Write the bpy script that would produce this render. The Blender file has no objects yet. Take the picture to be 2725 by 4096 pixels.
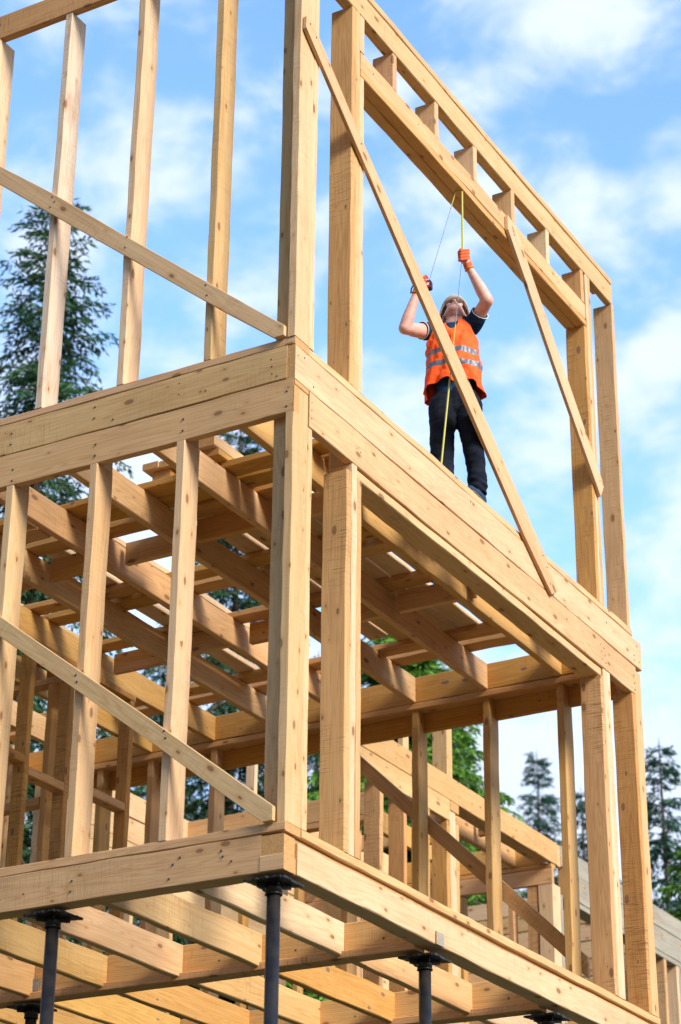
import bpy, bmesh, math, random
from mathutils import Vector, Matrix, noise
random.seed(7)
R = math.radians
# ------------------------------------------------------------------ camera
sc = bpy.context.scene
cd = bpy.data.cameras.new('camera'); cam = bpy.data.objects.new('camera', cd)
sc.collection.objects.link(cam); sc.camera = cam
cr, cu, cf = Vector((.87016515, .49268221, .00876632)), Vector((.20711543, -.38182967, .9007271)), Vector((-.44711946, .78196569, .43429696))
CAM = Vector((5.21445781, -8.61118306, -5.89994297))
cam.matrix_world = Matrix(((cr.x, cu.x, -cf.x, CAM.x), (cr.y, cu.y, -cf.y, CAM.y), (cr.z, cu.z, -cf.z, CAM.z), (0, 0, 0, 1)))
cd.sensor_fit = 'VERTICAL'; cd.sensor_height = 36; cd.lens = 76.33
cd.clip_end = 3000; cd.clip_start = .1
cd.dof.use_dof = True; cd.dof.focus_distance = 12.8; cd.dof.aperture_fstop = 2.8
# ------------------------------------------------------------------ light
SUN_EL, SUN_AZ = R(32), R(106)          # azimuth measured from +Y towards +X
sd = bpy.data.lights.new('sun', 'SUN'); sun = bpy.data.objects.new('sun', sd); sc.collection.objects.link(sun)
sd.energy = 4.0; sd.angle = R(20); sd.color = (1, .94, .86)
sv = Vector((math.sin(SUN_AZ)*math.cos(SUN_EL), math.cos(SUN_AZ)*math.cos(SUN_EL), math.sin(SUN_EL)))
sun.rotation_euler = sv.to_track_quat('Z', 'Y').to_euler()
wd = bpy.data.worlds.new('World'); sc.world = wd; wd.use_nodes = True
wn, wl = wd.node_tree.nodes, wd.node_tree.links; wn.clear()
def N(nodes, t, **kw):
    n = nodes.new(t)
    for k, v in kw.items():
        if k[0] == '_': n.inputs[k[1:]].default_value = v
        elif isinstance(k, str): setattr(n, k, v)
    return n
def wmath(op, a, b=None, clamp=False):
    m = wn.new('ShaderNodeMath'); m.operation = op; m.use_clamp = clamp
    for i, v in enumerate((a, b)):
        if v is None: continue
        if isinstance(v, (int, float)): m.inputs[i].default_value = v
        else: wl.new(v, m.inputs[i])
    return m.outputs[0]
sky = N(wn, 'ShaderNodeTexSky', sky_type='NISHITA', sun_disc=False, sun_elevation=SUN_EL, sun_rotation=SUN_AZ, air_density=1.0, dust_density=.35, ozone_density=1.6)
tc = N(wn, 'ShaderNodeTexCoord'); sep = N(wn, 'ShaderNodeSeparateXYZ'); wl.new(tc.outputs['Generated'], sep.inputs[0])
mp = N(wn, 'ShaderNodeMapping'); mp.inputs['Scale'].default_value = (1, 1, 1.6); mp.inputs['Location'].default_value = (3.4, 1.1, .75)
wl.new(tc.outputs['Generated'], mp.inputs[0])
n1 = N(wn, 'ShaderNodeTexNoise'); n1.inputs['Scale'].default_value = 15; n1.inputs['Detail'].default_value = 7; n1.inputs['Roughness'].default_value = .52
n1.inputs['Distortion'].default_value = .25
wl.new(mp.outputs[0], n1.inputs['Vector'])
n2 = N(wn, 'ShaderNodeTexNoise'); n2.inputs['Scale'].default_value = 5.5; n2.inputs['Detail'].default_value = 2; wl.new(mp.outputs[0], n2.inputs['Vector'])
low = wmath('MULTIPLY', wmath('SUBTRACT', .51, sep.outputs['Z']), .58)      # denser towards the horizon
v = wmath('ADD', wmath('ADD', wmath('MULTIPLY', n1.outputs['Fac'], .95), wmath('MULTIPLY', n2.outputs['Fac'], .18)), low)
rmp = N(wn, 'ShaderNodeMapRange', interpolation_type='SMOOTHERSTEP'); wl.new(v, rmp.inputs['Value'])
rmp.inputs['From Min'].default_value = .44; rmp.inputs['From Max'].default_value = .76; rmp.inputs['To Max'].default_value = .95
hsv = N(wn, 'ShaderNodeHueSaturation'); hsv.inputs['Saturation'].default_value = 1.12; hsv.inputs['Value'].default_value = 3.25
wl.new(sky.outputs[0], hsv.inputs['Color'])
mx = N(wn, 'ShaderNodeMix', data_type='RGBA'); mx.inputs['B'].default_value = (7.0, 7.8, 9.5, 1)
wl.new(rmp.outputs[0], mx.inputs['Factor']); wl.new(hsv.outputs[0], mx.inputs['A'])
bg = N(wn, 'ShaderNodeBackground'); bg.inputs['Strength'].default_value = .10; wl.new(mx.outputs['Result'], bg.inputs[0])
wo = N(wn, 'ShaderNodeOutputWorld'); wl.new(bg.outputs[0], wo.inputs[0])
sc.view_settings.view_transform = 'Standard'; sc.view_settings.look = 'None'; sc.view_settings.gamma = 1
sc.view_settings.exposure = 0.46
sc.cycles.max_bounces = 8; sc.cycles.diffuse_bounces = 5; sc.cycles.transparent_max_bounces = 8

# ------------------------------------------------------------------ materials
def newmat(name):
    m = bpy.data.materials.new(name); m.use_nodes = True
    n, l = m.node_tree.nodes, m.node_tree.links
    b = n.get('Principled BSDF'); return m, n, l, b
def mth(n, l, op, a, b=None, clamp=False):
    m = n.new('ShaderNodeMath'); m.operation = op; m.use_clamp = clamp
    for i, v in enumerate((a, b)):
        if v is None: continue
        if isinstance(v, (int, float)): m.inputs[i].default_value = v
        else: l.new(v, m.inputs[i])
    return m.outputs[0]
def rng(n, l, v, a, b, c=0., d=1., t='LINEAR'):
    m = n.new('ShaderNodeMapRange'); m.interpolation_type = t; l.new(v, m.inputs[0])
    for i, x in enumerate((a, b, c, d)): m.inputs[i+1].default_value = x
    return m.outputs[0]
def mixc(n, l, f, a, b, bt='MIX'):
    m = n.new('ShaderNodeMix'); m.data_type = 'RGBA'; m.blend_type = bt
    if isinstance(f, (int, float)): m.inputs['Factor'].default_value = f
    else: l.new(f, m.inputs['Factor'])
    for k, v in (('A', a), ('B', b)):
        if isinstance(v, tuple): m.inputs[k].default_value = v + (1,) if len(v) == 3 else v
        else: l.new(v, m.inputs[k])
    return m.outputs['Result']
def texnoise(n, l, vec, sx, sy, scale=1, detail=3, rough=.55, dist=0., off=0.):
    mp = n.new('ShaderNodeMapping'); mp.inputs['Scale'].default_value = (sx, sy, 1); mp.inputs['Location'].default_value = (off, off*.7, 0)
    l.new(vec, mp.inputs[0])
    t = n.new('ShaderNodeTexNoise'); t.noise_dimensions = '3D'; t.inputs['Scale'].default_value = scale
    t.inputs['Detail'].default_value = detail; t.inputs['Roughness'].default_value = rough; t.inputs['Distortion'].default_value = dist
    l.new(mp.outputs[0], t.inputs['Vector']); return t.outputs['Fac']
def wood(name, ca, cb, saw=.5, stain=.15, knot=.42, rough=.75, varied=.16, dirt=(.20, .19, .17)):
    m, n, l, b = newmat(name)
    uv = n.new('ShaderNodeUVMap'); uv.uv_map = 'UVMap'
    oi = n.new('ShaderNodeObjectInfo')
    cmb = n.new('ShaderNodeCombineXYZ')
    l.new(mth(n, l, 'MULTIPLY', oi.outputs['Random'], 37.), cmb.inputs[0]); l.new(mth(n, l, 'MULTIPLY', oi.outputs['Random'], 91.), cmb.inputs[1])
    l.new(mth(n, l, 'MULTIPLY', oi.outputs['Random'], 13.), cmb.inputs[2])
    ad = n.new('ShaderNodeVectorMath'); ad.operation = 'ADD'; l.new(uv.outputs[0], ad.inputs[0]); l.new(cmb.outputs[0], ad.inputs[1]); V = ad.outputs[0]
    fine = texnoise(n, l, V, 2.2, 110, 1, 3, .6, .3)
    ring = texnoise(n, l, V, .55, 16, 1, 2, .5, 1.1, 5)
    ringw = mth(n, l, 'ABSOLUTE', mth(n, l, 'SINE', mth(n, l, 'MULTIPLY', ring, 42.)))
    broad = texnoise(n, l, V, .8, 5, 1, 2, .5, 0, 9)
    g = mth(n, l, 'ADD', mth(n, l, 'MULTIPLY', fine, .34), mth(n, l, 'ADD', mth(n, l, 'MULTIPLY', ringw, .27), mth(n, l, 'MULTIPLY', broad, .56)))
    col = mixc(n, l, rng(n, l, g, .40, .80), tuple(c*.97 for c in ca), cb)
    # rough-sawn cross marks
    sawn = texnoise(n, l, V, 150, 7, 1, 2, .6, 0, 3); sawm = texnoise(n, l, V, 1.6, 3, 1, 2, .5, 0, 17)
    sf = mth(n, l, 'MULTIPLY', rng(n, l, sawn, .50, .72), rng(n, l, sawm, .42, .66))
    col = mixc(n, l, mth(n, l, 'MULTIPLY', sf, saw), col, tuple(c*.55 for c in ca))
    # rusty / grey stain patches
    st = mth(n, l, 'MULTIPLY', rng(n, l, texnoise(n, l, V, 2.2, 9, 1, 4, .62, .4, 23), .54, .74), stain)
    col = mixc(n, l, st, col, dirt)
    # per-timber tint
    hs = n.new('ShaderNodeHueSaturation'); l.new(col, hs.inputs['Color'])
    l.new(rng(n, l, oi.outputs['Random'], 0, 1, .493, .505), hs.inputs['Hue'])
    wn_ = n.new('ShaderNodeTexWhiteNoise'); wn_.noise_dimensions = '1D'; l.new(mth(n, l, 'MULTIPLY', oi.outputs['Random'], 991.), wn_.inputs['W'])
    l.new(rng(n, l, wn_.outputs['Value'], 0, 1, 1-varied, 1+varied*.5), hs.inputs['Value'])
    l.new(rng(n, l, wn_.outputs['Value'], 0, 1, 1.10, .88), hs.inputs['Saturation'])
    col = hs.outputs[0]
    # knots
    mp = n.new('ShaderNodeMapping'); mp.inputs['Scale'].default_value = (4.6, 9.5, 1); l.new(V, mp.inputs[0])
    vo = n.new('ShaderNodeTexVoronoi'); vo.voronoi_dimensions = '2D'; vo.inputs['Scale'].default_value = 1; l.new(mp.outputs[0], vo.inputs['Vector'])
    sp = n.new('ShaderNodeSeparateColor'); l.new(vo.outputs['Color'], sp.inputs[0])
    sz = mth(n, l, 'MULTIPLY', mth(n, l, 'GREATER_THAN', sp.outputs[0], 1-knot), mth(n, l, 'POWER', rng(n, l, sp.outputs[1], 0, 1, .16, .40), 2.0))
    d = mth(n, l, 'SUBTRACT', vo.outputs['Distance'], sz)
    has = mth(n, l, 'GREATER_THAN', sz, .01)
    core = mth(n, l, 'MULTIPLY', rng(n, l, d, -.03, .012, 1, 0, 'SMOOTHSTEP'), has)
    halo = mth(n, l, 'MULTIPLY', rng(n, l, d, 0, .17, .50, 0, 'SMOOTHSTEP'), has)
    col = mixc(n, l, halo, col, (.50, .27, .10)); col = mixc(n, l, mth(n, l, 'MULTIPLY', core, .80), col, (.20, .095, .045))
    l.new(col, b.inputs['Base Color']); b.inputs['Roughness'].default_value = rough
    b.inputs['Specular IOR Level'].default_value = .25
    bp = n.new('ShaderNodeBump'); bp.inputs['Strength'].default_value = .35; bp.inputs['Distance'].default_value = .004
    l.new(mth(n, l, 'ADD', mth(n, l, 'MULTIPLY', fine, .5), mth(n, l, 'MULTIPLY', mth(n, l, 'MULTIPLY', sf, saw), -1.4)), bp.inputs['Height'])
    l.new(bp.outputs[0], b.inputs['Normal'])
    return m
def endgrain(name, ca, cb):
    m, n, l, b = newmat(name)
    tcx = n.new('ShaderNodeTexCoord'); w = n.new('ShaderNodeTexNoise'); w.inputs['Scale'].default_value = 9; w.inputs['Detail'].default_value = 4
    l.new(tcx.outputs['Object'], w.inputs['Vector'])
    rr = mth(n, l, 'ABSOLUTE', mth(n, l, 'SINE', mth(n, l, 'MULTIPLY', w.outputs['Fac'], 70.)))
    l.new(mixc(n, l, rr, ca, cb), b.inputs['Base Color']); b.inputs['Roughness'].default_value = .85
    return m
W_MAIN = wood('spruce', (.52, .27, .088), (.67, .405, .165), saw=.35, stain=.10)
W_WARM = wood('spruce_fresh_bounce', (.53, .265, .074), (.70, .40, .140), saw=.35, stain=.08)  # fresh timber tone, plus warm interior bounce light painted into the colour
W_PALE = wood('spruce_pale', (.57, .34, .145), (.71, .48, .245), saw=.40, stain=.14, dirt=(.42, .24, .12))  # paler exterior timber, with some sunlit brightness put into the colour
W_ROUGH = wood('spruce_rough_sawn', (.47, .235, .074), (.65, .37, .135), saw=.95, stain=.35, dirt=(.36, .17, .07), varied=.08)
W_RUST = wood('spruce_bark_stained', (.58, .40, .22), (.72, .55, .36), saw=.8, stain=.8, dirt=(.36, .18, .09), varied=.02)
W_GREY = wood('spruce_weathered', (.27, .245, .175), (.40, .36, .265), saw=.4, stain=.55, dirt=(.27, .17, .09))
W_END = endgrain('spruce_end_grain', (.60, .34, .12), (.46, .23, .075))

def simple(name, col, rough=.6, metal=0., var=.12, scale=25., spec=.5, col2=None):
    m, n, l, b = newmat(name)
    t = n.new('ShaderNodeTexNoise'); t.inputs['Scale'].default_value = scale; t.inputs['Detail'].default_value = 4
    tx = n.new('ShaderNodeTexCoord'); l.new(tx.outputs['Object'], t.inputs['Vector'])
    c2 = col2 or tuple(max(0, c*(1-var*2.2)) for c in col)
    l.new(mixc(n, l, rng(n, l, t.outputs['Fac'], .32, .68), c2, col), b.inputs['Base Color'])
    b.inputs['Roughness'].default_value = rough; b.inputs['Metallic'].default_value = metal; b.inputs['Specular IOR Level'].default_value = spec
    return m, n, l, b
M_STEEL = simple('black_enamelled_steel', (.010, .0105, .012), .34, 0., .3, 14, .35, (.030, .024, .019))[0]
M_ZINC = simple('galvanised_steel', (.34, .37, .40), .38, .75, .15, 60)[0]
M_NAIL = simple('nail_head', (.045, .055, .075), .5, .4, .2, 60)[0]

# ------------------------------------------------------------------ timber builder
def link(name, me, mats, parent=None, mw=None):
    o = bpy.data.objects.new(name, me); sc.collection.objects.link(o)
    for m in mats: me.materials.append(m)
    if parent is not None:
        o.parent = parent; o.matrix_parent_inverse = PINV[parent.name]
    if mw is not None: o.matrix_world = mw; o.matrix_basis = mw
    return o
PINV = {}
def empty(name, loc, label, cat, group=None):
    o = bpy.data.objects.new(name, None); sc.collection.objects.link(o); o.location = loc; o.empty_display_size = .2
    o['label'] = label; o['category'] = cat
    if group: o['group'] = group
    PINV[o.name] = Matrix.Translation(-Vector(loc)); return o
def tag(o, label, cat, group=None, kind=None):
    if label: o['label'] = label
    if cat: o['category'] = cat
    if group: o['group'] = group
    if kind: o['kind'] = kind
    return o
def timber_mesh(name, L, wy, wz, bow=.0017, ch=.0042, wane=0):
    """length along +X from 0..L, section centred on the axis"""
    seg = max(1, min(40, int(L/.12))); ph = [random.uniform(0, 6.3) for _ in range(6)]
    hy, hz = wy/2, wz/2; ch = min(ch, hy*.3, hz*.3)
    cs = [[ch*random.uniform(.6, 1.5) for _ in range(4)] for _ in range(seg+1)]
    vs, fs, uvs = [], [], []
    per = 2*(wy+wz); off = [0, wy, wy, wy+wz, wy+wz, 2*wy+wz, 2*wy+wz, per]
    vv = [ch, wy-ch, wy+ch, wy+wz-ch, wy+wz+ch, 2*wy+wz-ch, 2*wy+wz+ch, per-ch]
    for i in range(seg+1):
        x = L*i/seg; k = cs[i]
        dy = bow*(math.sin(x*2.1+ph[0])+.5*math.sin(x*7.3+ph[1])); dz = bow*(math.sin(x*1.9+ph[2])+.5*math.sin(x*6.7+ph[3]))
        sy, sz = hy+bow*.5*math.sin(x*11+ph[4]), hz+bow*.5*math.sin(x*13+ph[5])
        a, b, c, d = k
        for (yy, zz) in ((-sy+a, sz), (sy-b, sz), (sy, sz-b), (sy, -sz+c), (sy-c, -sz), (-sy+d, -sz), (-sy, -sz+d), (-sy, sz-a)):
            vs.append((x, yy+dy, zz+dz))
    for i in range(seg):
        for j in range(8):
            j2 = (j+1) % 8
            fs.append((i*8+j, i*8+j2, (i+1)*8+j2, (i+1)*8+j)); v2 = vv[j2] if j2 else per+ch
            x0, x1 = L*i/seg, L*(i+1)/seg
            uvs += [(x0, vv[j]), (x0, v2), (x1, v2), (x1, vv[j])]
    nside = len(fs)
    fs.append(tuple(range(7, -1, -1))); fs.append(tuple(seg*8+j for j in range(8)))
    uvs += [(vs[j][1], vs[j][2]) for j in range(7, -1, -1)]; uvs += [(vs[seg*8+j][1], vs[seg*8+j][2]) for j in range(8)]
    me = bpy.data.meshes.new(name); me.from_pydata(vs, [], fs); ul = me.uv_layers.new(name='UVMap')
    ul.data.foreach_set('uv', [c for u in uvs for c in u])
    me.polygons[nside].material_index = 1; me.polygons[nside+1].material_index = 1
    me.update(); return me
def bx(name, x0, x1, y0, y1, z0, z1, mat=None, parent=None, **kw):
    """axis-aligned timber, grain along its longest side"""
    mat = mat or W_MAIN
    d = (x1-x0, y1-y0, z1-z0); c = Vector(((x0+x1)/2, (y0+y1)/2, (z0+z1)/2)); ax = kw.pop('ax', None) or d.index(max(d))
    if ax == 'x': ax = 0
    if ax == 0: M = Matrix.Identity(3); s = (d[0], d[1], d[2])
    elif ax == 1: M = Matrix(((0, -1, 0), (1, 0, 0), (0, 0, 1))); s = (d[1], d[0], d[2])
    else: M = Matrix(((0, 0, 1), (0, 1, 0), (-1, 0, 0))); M = Matrix(((0, 0, -1), (0, 1, 0), (1, 0, 0))); s = (d[2], d[1], d[0])
    me = timber_mesh(name, *s, **kw)
    mw = Matrix.Translation(c) @ M.to_4x4() @ Matrix.Translation((-s[0]/2, 0, 0))
    o = link(name, me, [mat, W_END], parent); set_world(o, mw); return o
def set_world(o, mw):
    if o.parent is not None:
        o.matrix_basis = mw    # parent inverse undoes the root's offset
    else: o.matrix_basis = mw
def plank(name, poly, axis, a0, a1, mat, parent=None):
    """a board given by its outline in a vertical plane. axis 'y': outline is (x,z) between y=a0..a1; axis 'x': outline is (y,z)"""
    vs = []; 
    for a in (a0, a1):
        for p, q in poly: vs.append((p, a, q) if axis == 'y' else (a, p, q))
    n = len(poly); fs = [tuple(range(n)), tuple(range(2*n-1, n-1, -1))]
    for i in range(n): fs.append((i, (i+n), (i+1) % n+n, (i+1) % n))
    me = bpy.data.meshes.new(name); me.from_pydata(vs, [], fs)
    bm = bmesh.new(); bm.from_mesh(me); bmesh.ops.recalc_face_normals(bm, faces=bm.faces)
    bmesh.ops.bevel(bm, geom=list(bm.edges), offset=.0025, segments=1, affect='EDGES'); bm.to_mesh(me); bm.free()
    # uv along the longest direction of the outline
    best = max(((Vector(a)-Vector(b)).length, i, j) for i, a in enumerate(poly) for j, b in enumerate(poly)); d = (Vector(poly[best[2]])-Vector(poly[best[1]])).normalized()
    ul = me.uv_layers.new(name='UVMap')
    for lp in me.loops:
        co = me.vertices[lp.vertex_index].co; p = Vector((co.x, co.z)) if axis == 'y' else Vector((co.y, co.z)); t = co.y if axis == 'y' else co.x
        ul.data[lp.index].uv = (p.dot(d), p.x*d.y-p.y*d.x+t)
    o = link(name, me, [mat, W_END], parent); return o
nail_me = None
def nail(parent, p, ax, world=True, r=.0062):
    global nail_me
    if nail_me is None:
        bm = bmesh.new(); bmesh.ops.create_cone(bm, segments=8, cap_ends=True, radius1=1, radius2=.8, depth=.4)
        nail_me = bpy.data.meshes.new('nail'); bm.to_mesh(nail_me); bm.free(); nail_me.materials.append(M_NAIL)
    o = bpy.data.objects.new('nail', nail_me); sc.collection.objects.link(o)
    rot = {'y': Matrix.Rotation(R(90), 4, 'X'), 'x': Matrix.Rotation(R(90), 4, 'Y')}[ax]
    mw = Matrix.Translation(p) @ rot @ Matrix.Diagonal((r, r*random.uniform(.8, 1.1), r, 1))
    o.parent = parent
    # parent board is a child of the frame Empty: its world matrix is its own basis
    o.matrix_parent_inverse = parent.matrix_basis.inverted(); o.matrix_basis = mw
    return o
# ------------------------------------------------------------------ ground
def ground():
    n = 90; S = 420.; vs = []; fs = []
    for i in range(n+1):
        for j in range(n+1):
            x = (i/n-.5)*2; y = (j/n-.5)*2; x = math.copysign(abs(x)**1.8, x)*S; y = math.copysign(abs(y)**1.8, y)*S
            z = -7.5+.05*math.sin(x*.7)*math.cos(y*.6)
            dd = max(0, math.hypot(x, y)-18); z += min(dd*.03, 6)*(1 if y > 0 else .3); z += max(0, min(-y-26-.15*x, 150))*.62  # last term: unseen hill added behind the camera to dim sky light
            vs.append((x, y, z))
    for i in range(n):
        for j in range(n): a = i*(n+1)+j; fs.append((a, a+n+1, a+n+2, a+1))
    me = bpy.data.meshes.new('ground'); me.from_pydata(vs, [], fs)
    for p in me.polygons: p.use_smooth = True
    m, nn, l, b = newmat('sandy_building_ground')
    tx = nn.new('ShaderNodeTexCoord'); t = nn.new('ShaderNodeTexNoise'); t.inputs['Scale'].default_value = .9; t.inputs['Detail'].default_value = 8; l.new(tx.outputs['Object'], t.inputs['Vector'])
    t2 = nn.new('ShaderNodeTexNoise'); t2.inputs['Scale'].default_value = .12; t2.inputs['Detail'].default_value = 5; l.new(tx.outputs['Object'], t2.inputs['Vector'])
    c = mixc(nn, l, rng(nn, l, t.outputs['Fac'], .35, .65), (.060, .050, .026), (.115, .092, .050)); c = mixc(nn, l, rng(nn, l, t2.outputs['Fac'], .50, .62), c, (.026, .040, .012))
    l.new(c, b.inputs['Base Color']); b.inputs['Roughness'].default_value = .95
    o = link('ground', me, [m]); o['kind'] = 'structure'; return o
ground()

# ================================================================== HOUSE FRAME
GZ = -7.5
HF = empty('house_frame', (0, 0, GZ), 'two storey timber house frame raised on black steel posts, the worker standing on it', 'house frame')
def P(name, *a, mat=None, **kw): return bx(name, *a, mat=mat, parent=HF, **kw)
zA, zp, zrb = -2.70, -2.749, -2.941         # lower plate top / bottom, lower rim bottom
zC, zD, zE, zF = -.456, -.251, -.049, 0.    # header bottom, rim bottom, rim top, upper plate top
XW, YL = -5.23, 4.80
# ---- upper left wall (plane y 0 .. .15)
P('bottom_plate', XW, 0, 0, .15, zE+.001, zF, mat=W_MAIN)
for i, x in enumerate((-.536, -1.115, -1.679, -2.235, -2.82, -3.4, -3.98, -4.56)):
    m = (W_PALE, W_PALE, W_RUST, W_PALE, W_PALE, W_PALE, W_PALE, W_PALE)[i]
    s = P('stud', x-.050, x, .0, .15, zF+.002, 2.815, mat=m)
    if i == 2: s['label'] = 'rust stained stud with rough bark-like speckles'
P('top_plate', XW, -.02, .052, .15, 2.955, 3.0)
tp = P('header_board', XW, 0, -.001, .050, 2.816, 3.001, mat=W_ROUGH, bow=.002)
for x in (-1.70, -2.25): nail(tp, (x, -.002, 2.93), 'y')
# corner post, upper
P('corner_stud', -.049, 0.002, -.001, .149, zF+.001, 3.0, mat=W_PALE)
P('corner_stud', -.150, -.051, .050, .100, zF+.001, 3.0, mat=W_MAIN)
P('corner_stud', -.150, .001, .151, .201, zF+.001, 3.0, mat=W_PALE)
br = plank('diagonal_brace', [(-3.0, 2.50), (-2.128, 1.786), (-1.706, 1.452), (-1.2, 1.02), (-.209, .192), (-.053, .066), (-.053, .004), (-.115, .003), (-.438, .258), (-1.25, .93), (-1.702, 1.303), (-2.115, 1.649), (-3.0, 2.365)], 'y', -.028, -.002, W_MAIN, HF)
for x, z in ((-1.70, 1.42), (-1.71, 1.35), (-1.13, .96), (-1.14, .89), (-.57, .47), (-.56, .40), (-1.68, 1.38)): nail(br, (x, -.029, z), 'y')
# ---- upper right wall (plane x -.15 .. 0)
P('bottom_plate', -.15, .001, .152, 4.65, zE+.001, zF, mat=W_MAIN)
P('header_board', -.050, 0, .20, 4.605, 2.630, 2.800, mat=W_PALE)
P('cap_plate', -.150, .003, .0, 4.60, 2.808, 2.856, mat=W_MAIN)
P('top_plate', -.150, -.052, .20, 4.59, 2.757, 2.804, mat=W_MAIN)
for y0, y1, z0, z1, m in ((.598, .646, 0, 2.63, W_ROUGH), (.648, .694, 0, 2.63, W_PALE), (.697, .745, 0, 2.168, W_PALE), (.700, .752, 2.362, 2.63, W_PALE),
                          (4.045, 4.090, 0, 2.168, W_ROUGH), (4.020, 4.066, 2.362, 2.628, W_ROUGH), (4.092, 4.130, 0, 2.628, W_PALE), (4.132, 4.172, 0, 2.628, W_PALE), (4.580, 4.626, 0, 2.63, W_ROUGH)):
    P('stud', -.150, .0, y0, y1, z0+.002, z1, mat=m)
for y0 in (1.115, 1.69, 2.25, 2.838, 3.405): P('cripple_stud', -.150, -.001, y0+.004, y0+.056, 2.358, 2.629, mat=(W_PALE, W_RUST, W_PALE, W_ROUGH)[int(y0*10) % 4])
lin = P('window_header', -.050, .001, .70, 4.064, 2.222, 2.356, mat=W_WARM)
P('window_header', -.150, -.052, .70, 4.064, 2.222, 2.354, mat=W_WARM)
P('header_plate', -.074, .002, .70, 4.066, 2.170, 2.220, mat=W_WARM)
P('header_plate', -.150, -.0755, .70, 4.064, 2.170, 2.221, mat=W_WARM)
for y in (.86, 1.45, 2.05, 2.62, 3.0, 3.6): nail(lin, (.002, y, 2.29), 'x', r=.004)
b1 = plank('diagonal_brace', [(.008, 2.045), (.008, 2.13), (.065, 2.143), (.62, 1.715), (1.9, .825), (3.12, -.032), (3.31, -.228), (3.218, -.285), (2.817, -.029), (1.4, 1.005)], 'x', .005, .030, W_MAIN, HF)
for y, z in ((.05, 2.10), (.12, 2.05), (.66, 1.64), (3.09, -.06), (3.15, -.12), (3.19, -.22)): nail(b1, (.031, y, z), 'x')
b2 = plank('diagonal_brace', [(2.705, 2.215), (2.705, 2.33), (2.83, 2.30), (3.5, 1.625), (4.197, .925), (4.127, .81), (3.4, 1.51)], 'x', .005, .030, W_PALE, HF)
for y, z in ((2.78, 2.27), (2.80, 2.22), (4.12, .93)): nail(b2, (.031, y, z), 'x')
# ---- upper floor: rims, header boards, plates
r1 = P('rim_board', XW, -.047, .0, .050, zD, zE, mat=W_MAIN)
for x, z in ((-.145, -.11), (-.140, -.155), (-.138, -.20), (-.108, -.222), (-.735, -.10), (-.735, -.17), (-1.30, -.10), (-1.30, -.17), (-1.88, -.12), (-1.88, -.19), (-1.17, -.21), (-2.02, -.2), (-.56, -.19)): nail(r1, (x, -.002, z), 'y')
r2 = P('rim_board', -.050, .002, .0015, YL, zD-.010, zE-.001, mat=W_PALE)
for y, z in ((.03, -.11), (.10, -.09), (.20, -.22), (2.1, -.09), (4.18, -.12), (4.72, -.10), (4.66, -.19), (4.75, -.21), (4.67, -.22)): nail(r2, (.003, y, z), 'x')
h1 = P('header_board', XW, -.006, .001, .050, zC, zD-.003, mat=W_MAIN)
for x, z in ((-.045, -.33), (-.045, -.42), (-.70, -.33), (-.70, -.40), (-1.28, -.34), (-1.28, -.41), (-1.85, -.36), (-1.85, -.43)): nail(h1, (x, -.001, z), 'y', r=.007)
h2 = P('header_board', -.050, .001, .160, 4.68, -.480, -.265, mat=W_MAIN, bow=.002)
for y, z in ((.185, -.32), (.185, -.37), (.185, -.42), (.64, -.35), (.70, -.36), (.66, -.40), (.72, -.38), (.69, -.43), (4.06, -.32), (4.12, -.33), (4.07, -.37), (4.13, -.38), (4.08, -.42), (4.14, -.43), (4.645, -.34), (4.65, -.40), (4.65, -.45)): nail(h2, (.002, y, z), 'x')
P('corner_block', -.006, .0, .001, .052, -.456, -.30, mat=W_END, ax=2)
P('corner_block', -.046, .001, .003, .150, -.296, -.262, mat=W_END, ax=1)
P('top_plate', XW, -.16, .053, .150, -.300, -.253, mat=W_WARM)
P('top_plate', -.150, -.053, .20, 4.6, -.312, -.264, mat=W_WARM)
P('window_header', -.150, -.010, .702, 4.075, -.542, -.486, mat=W_MAIN, bow=.002)
P('rim_board', XW, -.052, 4.620, 4.668, zD, zE-.002, mat=W_WARM)
P('rim_board', XW-.05, XW, 0, 4.67, zD, zE, mat=W_WARM)
P('top_plate', XW, -.16, 4.622, 4.738, -.300, -.254, mat=W_WARM)
P('header_board', XW, -.05, 4.742, 4.79, -.438, -.252, mat=W_WARM)
# ---- upper floor joists
for x in (-.533, -1.115, -1.70, -2.285, -2.862, -3.442, -4.02, -4.605):
    P('joist', x-.05, x, .052, 4.618, zD+.001, zE-.003, mat=W_WARM, bow=.002)
for xa, xb, y in ((-2.812, -2.336, 1.632), (-2.234, -1.752, 1.652), (-1.648, -1.166, 1.585), (-1.064, -.584, 1.60), (-3.39, -2.914, 1.65), (-3.97, -3.49, 1.63),
                  (-1.064, -.50, 3.160), (-1.648, -1.166, 3.17), (-2.234, -1.752, 3.160), (-2.812, -2.336, 3.130), (-3.39, -2.914, 3.18), (-3.97, -3.492, 3.16), (-.482, -.06, 1.64), (-.482, -.06, 3.1)):
    P('blocking', xa, xb, y, y+.045, -.205, zE-.006, mat=W_WARM)
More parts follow.
